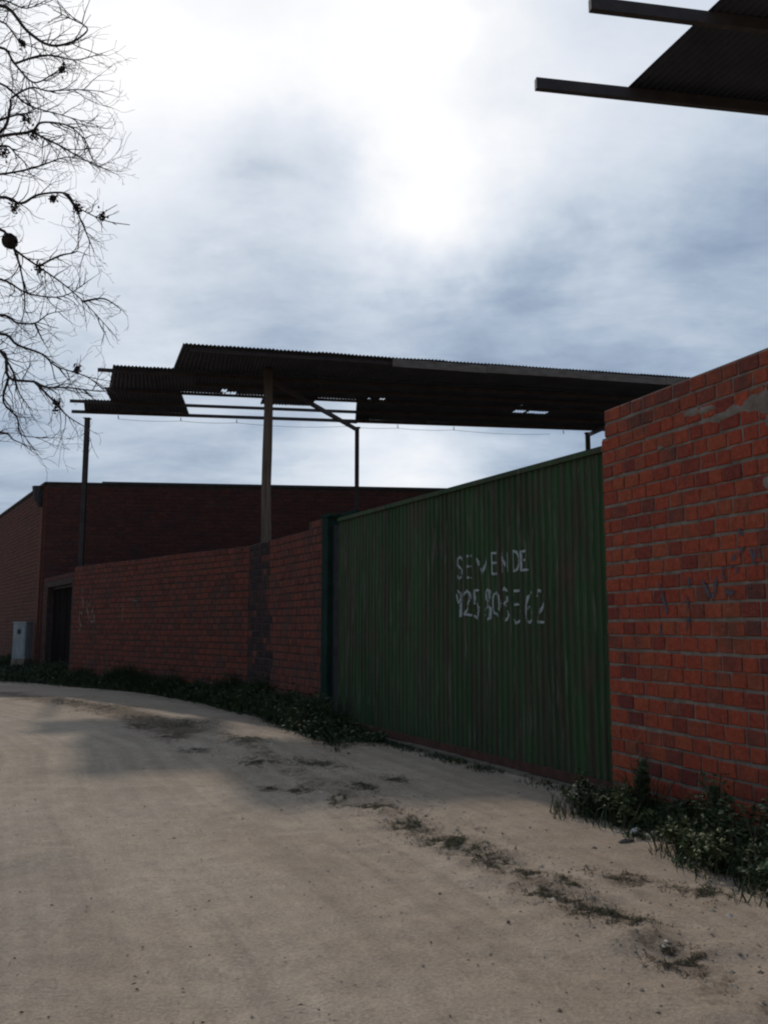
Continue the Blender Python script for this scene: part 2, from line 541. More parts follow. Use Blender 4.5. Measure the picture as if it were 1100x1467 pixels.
def build_ground():
    xs, ys = axis(-6.0, 4.2, .045, 900), axis(2.3, 13.0, .045, 900)
    X, Y = np.meshgrid(xs, ys)
    dd = seg_dist(X, Y, DEBRIS)
    gd = seg_dist(X, Y, [G0, tuple(gate_f.p(6, 0, 0))[:2]])
    Zh = np.zeros_like(X)
    near = (X > -16) & (X < 8) & (Y > 1) & (Y < 30)
    for j, i in np.argwhere(near):
        x, y = X[j, i], Y[j, i]
        h = .012 * fbm(x, y, 1.1, 1) + .005 * fbm(x, y, 6, 2, 3)
        d = dd[j, i]
        if d < 1.6:
            h += .035 * math.exp(-(d / .3) ** 2) * max(0.0, .55 + .8 * fbm(x, y, 2.6, 3, 3)) + .019 * math.exp(-(d / .75) ** 2) * fbm(x, y, 7, 4, 4)
        Zh[j, i] = h
    # ruts that follow the lane, alongside the verge
    for off in (1.7, 3.2):
        Zh -= np.where(near, .018 * np.exp(-((dd - off) / .22) ** 2), 0)
    soil = np.clip(.66 * np.exp(-(dd / .26) ** 2) + .40 * np.exp(-(gd / .45) ** 2), 0, 1)
    gf = seg_dist(X, Y, GRASSF)
    for x, y, rx, ry, n_, g_ in TUFTS:
        soil = np.maximum(soil, .85 * np.exp(-(((X - x) ** 2 + (Y - y) ** 2) / (rx * .75) ** 2)))
    soil = np.maximum(soil, .7 * np.exp(-(gf / .5) ** 2))
    far = seg_dist(X, Y, [(-8, 18.4), (-4.6, 14.9), (-2.6, 11.6)])
    soil = np.maximum(soil, .92 * np.exp(-(far / .6) ** 2))
    verge = (X * 0.894 + Y * .448 > .2) & (dd < 1.3)
    soil = np.maximum(soil, np.where(verge & (dd > 0), .40 * np.exp(-(dd / .9) ** 2), 0))
    track = np.clip(np.exp(-((dd - 1.7) / .4) ** 2) + np.exp(-((dd - 3.2) / .45) ** 2), 0, 1)
    ny, nx = X.shape
    V = np.stack([X.ravel(), Y.ravel(), Zh.ravel()], 1)
    idx = np.arange(ny * nx).reshape(ny, nx)
    F = np.stack([idx[:-1, :-1].ravel(), idx[:-1, 1:].ravel(), idx[1:, 1:].ravel(), idx[1:, :-1].ravel()], 1)
    me = bpy.data.meshes.new('ground')
    me.from_pydata(V.tolist(), [], F.tolist())
    me.polygons.foreach_set('use_smooth', [True] * len(me.polygons))
    for nm, arr in (('soil', soil), ('track', track), ('lane', dd)):
        a = me.attributes.new(nm, 'FLOAT', 'POINT')
        a.data.foreach_set('value', arr.ravel().astype(np.float32))
    me.materials.append(M['ground'])
    o = bpy.data.objects.new('ground', me)
    COL.objects.link(o)
    tag(o, 'pale sandy dirt lane and bare verge', kind='structure')


build_ground()

# ------------------------------------------------------------------ brickwork
def brick_geo(L, h, dep, rnd):
    """front faces +Y; chipped, slightly uneven"""
    j = lambda a: rnd.uniform(-a, a)
    x, z, c = L / 2, h / 2, .006
    back = [(-x, -.02, -z), (x, -.02, -z), (x, -.02, z), (-x, -.02, z)]
    mid = [(px + j(.003), dep - c + j(.002), pz + j(.003)) for px, _, pz in back]
    fr = [(px - math.copysign(c, px) + j(.0035), dep + j(.0018), pz - math.copysign(c, pz) + j(.004)) for px, _, pz in back]
    F = [(8, 11, 10, 9)]
    for k in range(4):
        k2 = (k + 1) % 4
        F.append((4 + k, 8 + k, 8 + k2, 4 + k2))
        F.append((k, 4 + k, 4 + k2, k2))
    return back + mid + fr, F


VARIANTS = {}


def variant(mat, q, k):
    key = (mat.name, q, k)
    if key not in VARIANTS:
        V, F = brick_geo(q, .097, .010, random.Random(hash((q, k)) & 255))
        me = bpy.data.meshes.new('brick')
        me.from_pydata(V, [], F)
        me.materials.append(mat)
        VARIANTS[key] = me
    return VARIANTS[key]


def brickwork(root, fr, s0, s1, z0, n_course, mat, parts=0, course=.117, lens=(.13, .15, .165, .18), skip=None, seed=1, alt=None, joint=.021, vjoint=.013):
    """courses of bricks on the outer face; the nearest `parts` are objects, the rest one mesh"""
    rnd = random.Random(seed)
    cand = []
    for k in range(n_course):
        z = z0 + course * (k + .5)
        ph = rnd.uniform(0, 6)
        s = s0 + (0 if k % 2 else -.08)
        while s < s1:
            L = rnd.choice(lens)
            if s1 - s - L < .09: L = s1 - s + .001
            a, b2 = max(s, s0), min(s + L, s1)
            if b2 - a > .05:
                cand.append(((a + b2) / 2, b2 - a, z + .005 * math.sin(s * 1.7 + ph), L))
            s += L + vjoint
    cand = [c for c in cand if not (skip and skip(c[0], c[2], c[1]))]
    cand.sort(key=lambda c: (fr.p(c[0], 0, c[2]) - cam.location).length)
    if parts:                                # prefer what lies ahead of the camera
        vis = [c for c in cand if (lambda q: q.y > 2.5 and abs(q.x / q.y) < .46)(fr.p(c[0], 0, c[2]))]
        chosen = set(vis[:parts])
    else:
        chosen = set()
    mb, mb2, alt_mat = MB(), MB(), None
    for c in cand:
        s, L, z, L0 = c
        mt = alt(s, z, rnd) if alt else None
        alt_mat = mt or alt_mat
        out = rnd.uniform(-.003, .003)
        if c in chosen:
            full = abs(L - L0) < .004
            me = variant(mt or mat, L0 if full else round(L, 2), rnd.randrange(5))
            o = bpy.data.objects.new('brick', me)
            COL.objects.link(o)
            o.parent = root
            o.location = fr.p(s, out, z + rnd.uniform(-.003, .003)) - root.location
            o.rotation_euler = (0, rnd.uniform(-.018, .018), fr.rz)
        else:
            V, F = brick_geo(L, course - joint, .010, rnd)
            dz = rnd.uniform(-.003, .003)
            (mb2 if mt else mb).add([fr.p(s + v[0], v[1] + out, z + dz + v[2]) for v in V], F)
    if mb.V:
        tag(mb.build('brickwork', mat, root), kind='stuff')
    if mb2.V:
        tag(mb2.build('stained_brickwork', alt_mat, root), kind='stuff')


# ---- red wall beside the gate
root = tag(empty('brick_wall', right_f.p(RL / 2, -.12, 0)), 'bright red brick wall with scuffed mortar and faded blue scrawl right of the gate', 'wall')
mb = MB()
right_f.box(mb, 0, RL, -.24, 0, -.15, 25 * .117)
right_f.box(mb, 0, RL - .05, -.24, 0, 25 * .117 + .0005, 27 * .117)
mb.build('wall_core', M['mortar'], root)
# brick ends at s = RL (gate side); upper two courses stop a little short
brickwork(root, right_f, 0, RL, 0, 25, M['brick'], parts=276, seed=5, alt=lambda s, z, rnd: M['brick_top'] if rnd.random() < .10 else None)
brickwork(root, right_f, 0, RL - .05, 25 * .117, 2, M['brick_top'], parts=24, seed=6)


def paint(name, strokes, width, surf, mat, parent, cell=.008, drop=.25, seed=0, keep=None, lift=.003):
    """paint as small flakes that follow the surface; strokes are polylines in (s, z)"""
    mb, rnd, seen = MB(), random.Random(seed), set()
    for st in strokes:
        for (a0, b0), (a1, b1) in zip(st[:-1], st[1:]):
            n = max(1, int(math.hypot(a1 - a0, b1 - b0) / (cell * .5)))
            for i in range(n + 1):
                t = i / n
                a, b_ = a0 + (a1 - a0) * t, b0 + (b1 - b0) * t
                k = int(width / cell / 2 + 1)
                for di in range(-k, k + 1):
                    for dj in range(-k, k + 1):
                        if math.hypot(di, dj) * cell <= width / 2:
                            seen.add((int(round(a / cell)) + di, int(round(b_ / cell)) + dj))
    for (i, j) in sorted(seen):
        s, z = i * cell, j * cell
        if keep and not keep(s, z): continue
        if mnoise.noise(Vector((s * 30 + seed, z * 9, seed * .7))) * .5 + .5 < drop + rnd.uniform(-.12, .12): continue
        h = cell / 2
        q = [surf(s - h, z - h), surf(s - h, z + h), surf(s + h, z + h), surf(s + h, z - h)]
        mb.add(q, [(0, 1, 2, 3)])
    if mb.V:
        return mb.build(name, mat, parent)


# faded blue scrawl, (s from the gate, z)
GRAF = [[(0.684, 1.672), (0.724, 1.563), (0.763, 1.455)], [(1.017, 1.692), (0.993, 1.578), (0.976, 1.452)],
        [(1.159, 1.674), (1.202, 1.594), (1.239, 1.537), (1.275, 1.602), (1.288, 1.684)], [(1.366, 1.680), (1.356, 1.752), (1.433, 1.760), (1.499, 1.738), (1.490, 1.712)],
        [(1.360, 1.599), (1.420, 1.575), (1.451, 1.595)], [(1.467, 1.810), (1.513, 1.839), (1.552, 1.868)], [(1.533, 2.004), (1.552, 1.964)],
        [(1.612, 1.884), (1.636, 1.829), (1.660, 1.765), (1.665, 1.837), (1.689, 1.877), (1.698, 1.814)], [(1.821, 1.989), (1.805, 1.857)], [(1.835, 1.998), (1.819, 1.866)],
        [(0.659, 1.421), (0.679, 1.302)], [(0.991, 1.418), (0.976, 1.327)]]
paint('graffiti', GRAF, .030, lambda s, z: right_f.p(RL - s, .0145, z), M['blue_spray'], root, cell=.008, drop=.44, seed=3)


def smear(parent, fr, s, z, w_, h_, seed, th=.012, base=.006):
    rnd = random.Random(seed)
    V, F = [fr.p(s, th + base, z)], []
    n = 14
    for r in (.55, 1.0):
        for k in range(n):
            a = 2 * math.pi * k / n
            q = r * (.75 + .45 * rnd.random())
            V.append(fr.p(s + math.cos(a) * w_ * q, base + (th * rnd.uniform(.5, .95) if r < .9 else -.004), z + math.sin(a) * h_ * q))
    for k in range(n):
        k2 = (k + 1) % n
        F.append((0, 1 + k, 1 + k2))
        F.append((1 + k, 1 + n + k, 1 + n + k2, 1 + k2))
    mesh_obj('mortar_smear', V, F, M['mortar'], parent, True)


for i, (s, z, a, h) in enumerate([(1.131, 2.895, .11, .035), (1.26, 2.885, .12, .03), (1.40, 2.80, .12, .04), (1.53, 2.815, .10, .05), (1.70, 2.83, .14, .06), (1.84, 2.81, .12, .09), (1.86, 2.68, .07, .06), (1.80, 2.28, .06, .05),
                                  (1.84, 2.22, .05, .06), (1.77, 1.37, .06, .06), (0.755, 2.705, .05, .02), (2.1, 2.75, .2, .1)]):
    smear(root, right_f, RL - s, z, a, h, i, .010, .008)

# ---- low wall left of the gate, bending along the lane
root = tag(empty('brick_wall', bend_f.p(0, -.12, 0)), 'long weathered brown-red brick wall with dark stained band left of the green gate', 'wall')
S0 = 6.06
mb = MB()
gate_f.box(mb, S0, 9.45, -.24, 0, -.15, 24 * .117)
gate_f.box(mb, S0, S0 + .55, -.24, 0, 24 * .117 + .0005, 25 * .117)
mb.build('wall_core', M['mortar_dark'], root)


def stain(s, z, rnd):
    lo, hi = 8.42 - .25 * (1 - z / 2.8), 9.5
    e = .10 * mnoise.noise(Vector((s * 4, z * 5, 1))) + rnd.uniform(-.06, .06)
    return M['brick_d'] if lo + e < s < hi and rnd.random() < .9 else None


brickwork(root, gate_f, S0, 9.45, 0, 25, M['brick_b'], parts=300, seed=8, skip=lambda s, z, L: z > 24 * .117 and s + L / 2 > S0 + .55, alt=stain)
mb = MB()
bend_f.box(mb, 0.0, bend_f.L, -.24, -.0005, -.15, 24 * .117 - .001)
mb.build('wall_core', M['mortar_dark'], root)
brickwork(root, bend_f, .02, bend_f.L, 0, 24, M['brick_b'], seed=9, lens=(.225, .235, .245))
paint('graffiti', [[(s + dx, z + dz) for dx, dz in ((0, .3), (.12, .36), (.16, .2), (.02, .0), (.1, -.1))] for s, z in ((7.1, 1.9), (6.75, 1.55), (7.2, 1.35))] + [[(6.7, 1.5), (6.6, 1.75), (6.45, 1.5), (6.65, 1.45)], [(5.0, 2.0), (5.02, 1.5)], [(4.7, 1.95), (4.4, 1.9)]],
      .05, lambda s, z: bend_f.p(s, .0145, z), M['pale_spray'], root, cell=.015, drop=.5, seed=6)

# ---- short wall with the doorway
root = tag(empty('brick_wall', door_f.p(0, -.12, 0)), 'short dark brick wall with a doorway between low wall and tall building', 'wall')
LD = door_f.L
D0, D1, DZ = .22, LD - .55, 2.42
mb = MB()
door_f.box(mb, 0, D0, -.24, 0, -.15, DZ)
door_f.box(mb, D1, LD, -.24, 0, -.15, DZ)
door_f.box(mb, 0, LD, -.24, 0, DZ + .0005, 23 * .117)
mb.build('wall_core', M['mortar_dark'], root)
brickwork(root, door_f, .01, LD, 0, 23, M['brick_c'], seed=10, lens=(.225, .235, .245), skip=lambda s, z, L: z < DZ + .05 and D0 - L / 2 < s < D1 + L / 2)
mb = MB()
door_f.box(mb, D0 - .15, D1 + .15, -.02, .018, DZ - .002, DZ + .13)
mb.build('lintel', M['mortar_dark'], root)
door = tag(empty('door', door_f.p((D0 + D1) / 2, -.16, 0)), 'dark weathered metal door set back in the small brick doorway', 'door')
nb = 7
for k in range(nb):
    a = D0 + .06 + (D1 - D0 - .12) * k / nb
    mb = MB()
    door_f.box(mb, a + .006, a + (D1 - D0 - .12) / nb - .006, -.20, -.165 + .006 * (k % 2), .03, DZ - .07)
    mb.build('plank', M['door'], door)
mb = MB()
door_f.box(mb, D0 + .002, D0 + .06, -.22, -.14, 0, DZ - .06)
door_f.box(mb, D1 - .06, D1 - .002, -.22, -.14, 0, DZ - .06)
door_f.box(mb, D0 + .002, D1 - .002, -.22, -.14, DZ - .0595, DZ - .003)
mb.build('frame', M['steel'], door)
mb = MB()
mb.tube([door_f.p(D0 + .25, -.155, 1.05), door_f.p(D0 + .25, -.10, 1.05), door_f.p(D0 + .38, -.10, 1.05)], .012)
mb.build('handle', M['steel'], door)

# ---- tall brick building behind
root = tag(empty('brick_building', (-9.0, 27, 0)), 'tall plain dark brick building with flat parapet behind the yard', 'building')
BH = 47 * .117
mb = MB()
fr = front_f
c0 = front_f.p(front_f.L, 0, 0)
far_a = side_f.p(13.9, 0, 0)
br = Vector((6, 39, 0))
ring = [front_f.p(0, 0, 0), c0, far_a, br + Vector((-9, 6, 0)), Vector((15, 41, 0))]
V = [(p.x, p.y, -.15) for p in ring] + [(p.x, p.y, BH) for p in ring]
n = len(ring)
mb.add(V, [tuple(range(n)), tuple(range(2 * n - 1, n - 1, -1))] + [((k + 1) % n, k, n + k, n + (k + 1) % n) for k in range(n)])
mb.build('wall_core', M['mortar_dark'], root)
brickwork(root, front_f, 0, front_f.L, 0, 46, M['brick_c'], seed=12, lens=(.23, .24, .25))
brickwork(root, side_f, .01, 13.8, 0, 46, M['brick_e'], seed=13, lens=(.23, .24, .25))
LF = front_f.L
mb = MB()
front_f.box(mb, 0, LF - 1.55, -.3, .05, BH - .03, BH + .045)
mb.build('coping', M['dark'], root)
mb = MB()
front_f.box(mb, LF - 1.55, LF + .03, -.3, .05, BH - .03, BH + .01)
mb.build('coping', M['dark'], root)
mb = MB()
side_f.box(mb, .06, 13.9, -.3, .06, BH - .03, BH + .02)
mb.build('coping', M['dark'], root)
mb = MB()
side_f.box(mb, .10, .46, .0, .07, -.1, BH - .06)
mb.build('corner_pilaster', M['brick_e'], root)
mb = MB()
mb.tube([side_f.p(.28, .16, BH - .10), side_f.p(.28, .16, BH - .45), side_f.p(.22, .13, BH - .7)], [.20, .16, .05], 8)
mb.build('rain_hopper', M['dark'], root)

# ---- meter cabinet against the building
cab_f = Frame((-10.13, 24.93), (-10.13 - .95, 24.93 + .31))
cab = tag(empty('meter_cabinet', cab_f.p(.28, -.2, 0)), 'pale grey meter cabinet standing against the tall building by the doorway', 'cabinet')
mb = MB()
cab_f.box(mb, -.01, .44, -.305, .01, -.05, .45)
mb.build('plinth', M['concrete'], cab)
mb = MB()
cab_f.box(mb, 0, .43, -.30, 0, .4505, 1.45)
mb.build('body', M['cabinet'], cab)
mb = MB()
cab_f.box(mb, .03, .40, .0005, .015, .52, 1.40)
cdoor = mb.build('cabinet_door', M['cabinet'], cab)
mb = MB()
cab_f.box(mb, .15, .27, .0155, .022, 1.14, 1.27)
mb.build('vent', M['dark'], cdoor)
mb = MB()
cab_f.box(mb, -.02, .45, -.31, .02, 1.4505, 1.49)
mb.build('cap', M['cabinet'], cab)

# ------------------------------------------------------------------ gate
gate = tag(empty('sliding_gate', gate_f.p(2.8, -.08, 0)), 'green corrugated metal sliding gate with painted white sale lettering', 'gate')
PITCH, GZ0, GZ1, GL = .095, .10, 2.84, 5.62


def prof(s):
    t = (s / PITCH) % 1.0
    if t < .34: return 1.0
    if t < .5: return 1 - (t - .34) / .16
    if t < .84: return 0.0
    return (t - .84) / .16


def gate_out(s, z):
    return -.078 + (.017 + .007 * mnoise.noise(Vector((math.floor(s / PITCH) * .73, z * .6, 1.7)))) * prof(s) + .014 * mnoise.noise(Vector((s * .9, z * .8, 4.2))) + .006 * mnoise.noise(Vector((s * 3, z * 2, 8.1)))


GATE_SHEETS = []


def sheet_at(s):
    return next(o for a, b2, o in GATE_SHEETS if a <= s <= b2)


def build_gate():
    ns = 6
    per = math.ceil(GL / ns / PITCH) * PITCH
    for k in range(ns):
        a, b2 = (k * per if k else -.05), min(GL, (k + 1) * per + .03)
        brk = [a]
        i = int(a / PITCH) - 1
        while i * PITCH < b2 + PITCH:
            for f in (0, .34, .5, .84):
                s = (i + f) * PITCH
                if a < s < b2: brk.append(s)
            i += 1
        brk.append(b2)
        zs = list(np.linspace(GZ0 - .02, GZ1 + .025, 11))
        V, F = [], []
        for z in zs:
            for s in brk:
                V.append(gate_f.p(s, gate_out(s, z) + .002 * (k % 2), z))
        m = len(brk)
        for j in range(len(zs) - 1):
            for i in range(m - 1):
                F.append((j * m + i, (j + 1) * m + i, (j + 1) * m + i + 1, j * m + i + 1))
        o = mesh_obj('corrugated_sheet', V, F, M['gate'], gate)
        sm = o.modifiers.new('thickness', 'SOLIDIFY')
        sm.thickness = .0015
        GATE_SHEETS.append((a, b2, o))
    for nm, z0, z1, o0, o1, mt in (('top_rail', GZ1 - .005, GZ1 + .045, -.12, -.035, 'gate'), ('bottom_rail', .012, .095, -.12, -.040, 'rust'), ('mid_rail', 1.4, 1.46, -.16, -.10, 'rust')):
        mb = MB()
        gate_f.box(mb, -.05, GL, o0, o1, z0, z1)
        mb.build(nm, M[mt], gate)
    for s in (.6, 5.0):
        mb = MB()
        c, r = gate_f.p(s, -.08, .045), .035
        a, b2 = c + gate_f.n * .02, c - gate_f.n * .02
        mb.tube([a, b2], r, 14)
        mb.build('wheel', M['rust'], gate)


build_gate()

GLYPH = {
    'S': [[(1, .85), (.6, 1), (.1, .9), (.05, .65), (.5, .52), (.95, .38), (.9, .1), (.4, 0), (0, .12)]],
    'E': [[(.95, 1), (.05, 1), (.05, 0), (.95, 0)], [(.05, .52), (.75, .52)]],
    'V': [[(0, 1), (.5, 0), (1, 1)]],
    'N': [[(.05, 0), (.05, 1), (.95, 0), (.95, 1)]],
    'D': [[(.05, 0), (.05, 1), (.6, .95), (.98, .65), (.98, .35), (.6, .05), (.05, 0)]],
    '9': [[(.95, .7), (.6, .52), (.1, .6), (.05, .85), (.45, 1), (.9, .9), (.95, .6), (.8, 0)]],
    '2': [[(.05, .82), (.35, 1), (.85, .92), (.95, .7), (.6, .4), (.05, .03), (1, 0)]],
    '5': [[(.95, 1), (.1, 1), (.08, .55), (.6, .58), (.95, .4), (.85, .1), (.4, 0), (.02, .1)]],
    '8': [[(.5, .53), (.1, .7), (.15, .95), (.5, 1), (.85, .95), (.9, .7), (.5, .53), (.05, .35), (.1, .05), (.5, 0), (.9, .05), (.95, .35), (.5, .53)]],
    '0': [[(.5, 1), (.1, .8), (.02, .5), (.1, .18), (.5, 0), (.9, .18), (.98, .5), (.9, .8), (.5, 1)]],
    '3': [[(.05, .9), (.45, 1), (.9, .85), (.8, .6), (.35, .52), (.85, .42), (.95, .15), (.5, 0), (0, .1)]],
    '6': [[(.85, 1), (.35, .8), (.05, .4), (.1, .1), (.5, 0), (.92, .12), (.95, .35), (.55, .5), (.1, .38)]],
}
TEXT = [('S', 2.412, 2.327, 1.869, 2.103), ('E', 2.241, 2.120, 1.869, 2.099), ('V', 2.030, 1.826, 1.871, 2.060), ('E', 1.749, 1.631, 1.884, 2.095), ('N', 1.589, 1.455, 1.894, 2.083), ('D', 1.380, 1.274, 1.891, 2.091), ('E', 1.255, 1.119, 1.894, 2.076),
        ('9', 2.461, 2.337, 1.466, 1.741), ('2', 2.307, 2.151, 1.476, 1.735), ('5', 2.102, 1.987, 1.437, 1.728), ('8', 1.898, 1.773, 1.428, 1.732), ('0', 1.752, 1.601, 1.464, 1.709), ('3', 1.575, 1.476, 1.410, 1.738), ('5', 1.398, 1.257, 1.387, 1.702), ('6', 1.182, 1.067, 1.393, 1.690), ('2', 1.025, 0.872, 1.393, 1.694)]
for i, (ch, sa, sb, za, zb) in enumerate(TEXT):
    st = [[(sa + (sb - sa) * (.09 + .82 * u), za + (zb - za) * v) for u, v in s] for s in GLYPH[ch]]
    paint('painted_digit' if ch.isdigit() else 'painted_letter', st, .021, lambda s, z: gate_f.p(s, gate_out(s, z) + .0055, z), M['white_paint'], sheet_at(.5 * (sa + sb)), cell=.005, drop=.33, seed=20 + i,
          keep=lambda s, z: prof(s) > .2 or mnoise.noise(Vector((s * 20, z * 14, 2))) > -.22)

gp = tag(empty('gate_post', gate_f.p(5.86, -.06, 0)), 'dark green steel gate post with short top bracket beside the low wall', 'post')
mb = MB()
gate_f.box(mb, 5.80, 6.02, -.16, .035, -.1, 2.92)
mb.build('post', M['green_post'], gp)
mb = MB()
gate_f.box(mb, 5.70, 5.797, -.16, -.05, -.1, 2.80)
mb.build('guide_channel', M['dark'], gp)
mb = MB()
gate_f.box(mb, 5.18, 6.04, -.17, -.125, 2.9205, 2.965)
gate_f.box(mb, 5.70, 6.04, -.1245, .045, 2.9205, 2.965)
mb.build('top_bracket', M['green_post'], gp)
tr = tag(empty('gate_track', gate_f.p(2.8, .02, 0)), 'low concrete kerb with rusty rail under the sliding gate', 'track')
mb = MB()
segs = [.0, 1.1, 2.35, 3.5, 4.6, 5.65]
for k, (a, b2) in enumerate(zip(segs[:-1], segs[1:])):
    mb = MB()
    gate_f.box(mb, a + .006, b2 - .006, -.16, .035 + .012 * (k % 2), -.08, .004 + .006 * ((k * 7) % 3))
    mb.build('kerb_section', M['concrete'], tr)
mb = MB()
gate_f.box(mb, .02, 5.65, -.105, -.06, .0, .0115)
mb.build('rail', M['rust'], tr)

# ------------------------------------------------------------------ canopies
def near_pt(a): return Vector((-2.28 + .976 * a, 16.7 + .216 * a, 6.78))
def far_pt(a): return Vector((-8.39 + .997 * (a + 4.6), 23.0 + .125 * (a + 4.6), 7.17 - .005 * (a + 4.6)))
def roof_pt(a, t): return near_pt(a).lerp(far_pt(a), t)


def sheet(parent, pt, a0, a1, t0, t1, sl=0.0, sr=0.0, lift=0.0, seed=0, holes=(), ragged=0.0, pitch=.076, amp=.013, nrow=9):
    """one corrugated sheet; sl, sr lean its left and right edges"""
    n = max(6, int((a1 - a0) / pitch * 6))
    V, F, A = [], [], []
    for j in range(nrow + 1):
        f = j / nrow
        t = t0 + (t1 - t0) * f
        for i in range(n + 1):
            a = a0 + sl * f + (a1 + sr * f - a0 - sl * f) * i / n
            q = pt(a, t).copy()
            q.z += lift + amp * math.sin(2 * math.pi * (a0 + (a1 - a0) * i / n) / pitch) + .010 * mnoise.noise(Vector((a * 1.3, t * 3, seed)))
            V.append(q)
            A.append((a, t))
    w_ = n + 1
    for j in range(nrow):
        for i in range(n):
            a, t = A[j * w_ + i]
            if any(abs(a - ha) / wa + abs(t - ht) / wt < 1 for ha, ht, wa, wt in holes): continue
            if ragged and j >= nrow - 1 and mnoise.noise(Vector((a * 3, seed, 3))) > .55 - ragged: continue
            F.append((j * w_ + i, j * w_ + i + 1, (j + 1) * w_ + i + 1, (j + 1) * w_ + i))
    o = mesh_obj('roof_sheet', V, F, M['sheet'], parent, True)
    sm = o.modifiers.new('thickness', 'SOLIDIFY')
    sm.thickness = .004
    return o


can = tag(empty('roof_canopy', (-2.48, 18.24, 0)), 'broken corrugated roof canopy on tall posts over the yard behind the gate', 'canopy')


def run(a0, a1, t0, t1, sd_, sl=0.0, sr=0.0, lift=0.0, **kw):
    m = max(1, round((a1 - a0) / .86))
    st = (a1 - a0) / m
    for k in range(m):
        sheet(can, roof_pt, a0 + st * k - .04 * (k > 0), a0 + st * (k + 1), t0, t1, sl if k == 0 else 0.0, sr if k == m - 1 else 0.0, lift + .005 * (k % 2), sd_ + k, **kw)


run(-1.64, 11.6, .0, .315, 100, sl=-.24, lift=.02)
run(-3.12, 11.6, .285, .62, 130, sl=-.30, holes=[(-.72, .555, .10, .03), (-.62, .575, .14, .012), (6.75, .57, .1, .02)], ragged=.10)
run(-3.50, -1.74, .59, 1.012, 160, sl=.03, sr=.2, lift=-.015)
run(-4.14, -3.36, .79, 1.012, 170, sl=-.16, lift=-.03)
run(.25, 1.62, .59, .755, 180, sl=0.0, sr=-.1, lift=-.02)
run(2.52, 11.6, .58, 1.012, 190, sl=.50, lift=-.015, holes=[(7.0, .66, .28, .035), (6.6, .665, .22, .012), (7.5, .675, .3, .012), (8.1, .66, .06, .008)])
PUR = [(.02, -1.5, 11.6, .07), (.315, -3.45, 11.6, .075), (.45, -1.4, 11.6, .07), (.60, -3.0, 11.6, .06), (.80, -4.48, 11.6, .075), (.992, -4.62, 11.6, .085)]
for t, a0, a1, h in PUR:
    mb = MB()
    dn = Vector((0, 0, -.036 - h / 2))
    mb.beam(roof_pt(a0, t) + dn, roof_pt(a1, t) + dn, .05, h)
    mb.build('purlin', M['steel'], can)
for k, (a0, a1) in enumerate(((2.50, 4.5), (4.51, 6.6), (6.61, 8.6), (8.61, 10.6))):
    mb = MB()
    mb.beam(roof_pt(a0, -.012) + Vector((0, 0, -.115)), roof_pt(a1, -.012) + Vector((0, 0, -.125 + .02 * (k % 2))), .03, .16)
    mb.build('fascia_board', M['board'], can)
mb = MB()
pts, rad = [], []
for k in range(9):
    z = -.2 + (6.84 + .2) * k / 8
    pts.append((-2.48 + .012 * math.sin(k * 2.1), 18.24, z))
    rad.append(.118 - .003 * k + .004 * math.sin(k * 3.3))
mb.tube(pts, rad, 10)
tag(mb.build('wooden_post', M['wood'], can, True), 'thick weathered wooden post')
for x, y, zt in ((-8.14, 23.45, 7.03), (-.77, 24.45, 7.0), (5.95, 25.02, 6.97)):
    mb = MB()
    for o in (-.055, .055):
        mb.box(x - .06, x + .06, y + o - .006, y + o + .006, -.1, zt - .02)
    mb.box(x - .006, x + .006, y - .0485, y + .0485, -.1, zt - .0205)
    mb.box(x - .09, x + .09, y - .09, y + .09, zt - .0195, zt)
    mb.build('steel_post', M['steel'], can)
for a, b2 in (((-2.48, 18.24, 6.62), (-.77, 24.45, 6.93)), ((6.9, 19.0, 6.62), (5.95, 25.02, 6.9)), ((10.6, 19.6, 6.62), (11.5, 25.3, 6.9))):
    mb = MB()
    mb.beam(a, b2, .07, .10)
    mb.build('rafter', M['steel'], can)
for x, y, zt in ((6.9, 19.0, 6.56), (10.6, 19.6, 6.56), (11.3, 25.25, 6.84)):
    mb = MB()
    mb.box(x - .06, x + .06, y - .06, y + .06, -.1, zt)
    mb.build('steel_post', M['steel'], can)
mb = MB()
mb.beam(roof_pt(2.35, .94) + Vector((0, 0, -.16)), roof_pt(3.0, .96) + Vector((0, 0, -.16)), .05, .05)
mb.build('bracket', M['steel'], can)
HK = [-3.4, -1.75, -.25, 2.75, 4.2, 5.8, 9.0]
for a in HK:
    q = roof_pt(a, 1.0) + Vector((0, -.03, -.14))
    mb = MB()
    mb.tube([q, q + Vector((0, 0, -.08)), q + Vector((.02, 0, -.10))], .012, 5)
    mb.build('hook', M['steel'], can)
mb = MB()
pts = []
for a, b2 in zip(HK[:-1], HK[1:]):
    for k in range(8):
        f = k / 8
        pts.append(roof_pt(a + (b2 - a) * f, 1.0) + Vector((0, -.03, -.235 - .06 * (b2 - a) * 4 * f * (1 - f) * .35)))
mb.tube(pts, .005, 4)
mb.build('wire', M['steel'], can)

can2 = tag(empty('roof_canopy', (6.0, 6.0, 0)), 'dark corrugated roof canopy with two bare beam ends above the red wall', 'canopy')
ca, sa = math.cos(math.radians(9.6)), math.sin(math.radians(9.6))
V2 = Vector((.345, -.939, 0))


def roof2(a, t):      # a along the beams from the broken edge, t metres back towards the lane
    q = Vector((2.50, 8.30, 6.83)) + Vector((ca, sa, 0)) * a + V2 * t
    return q


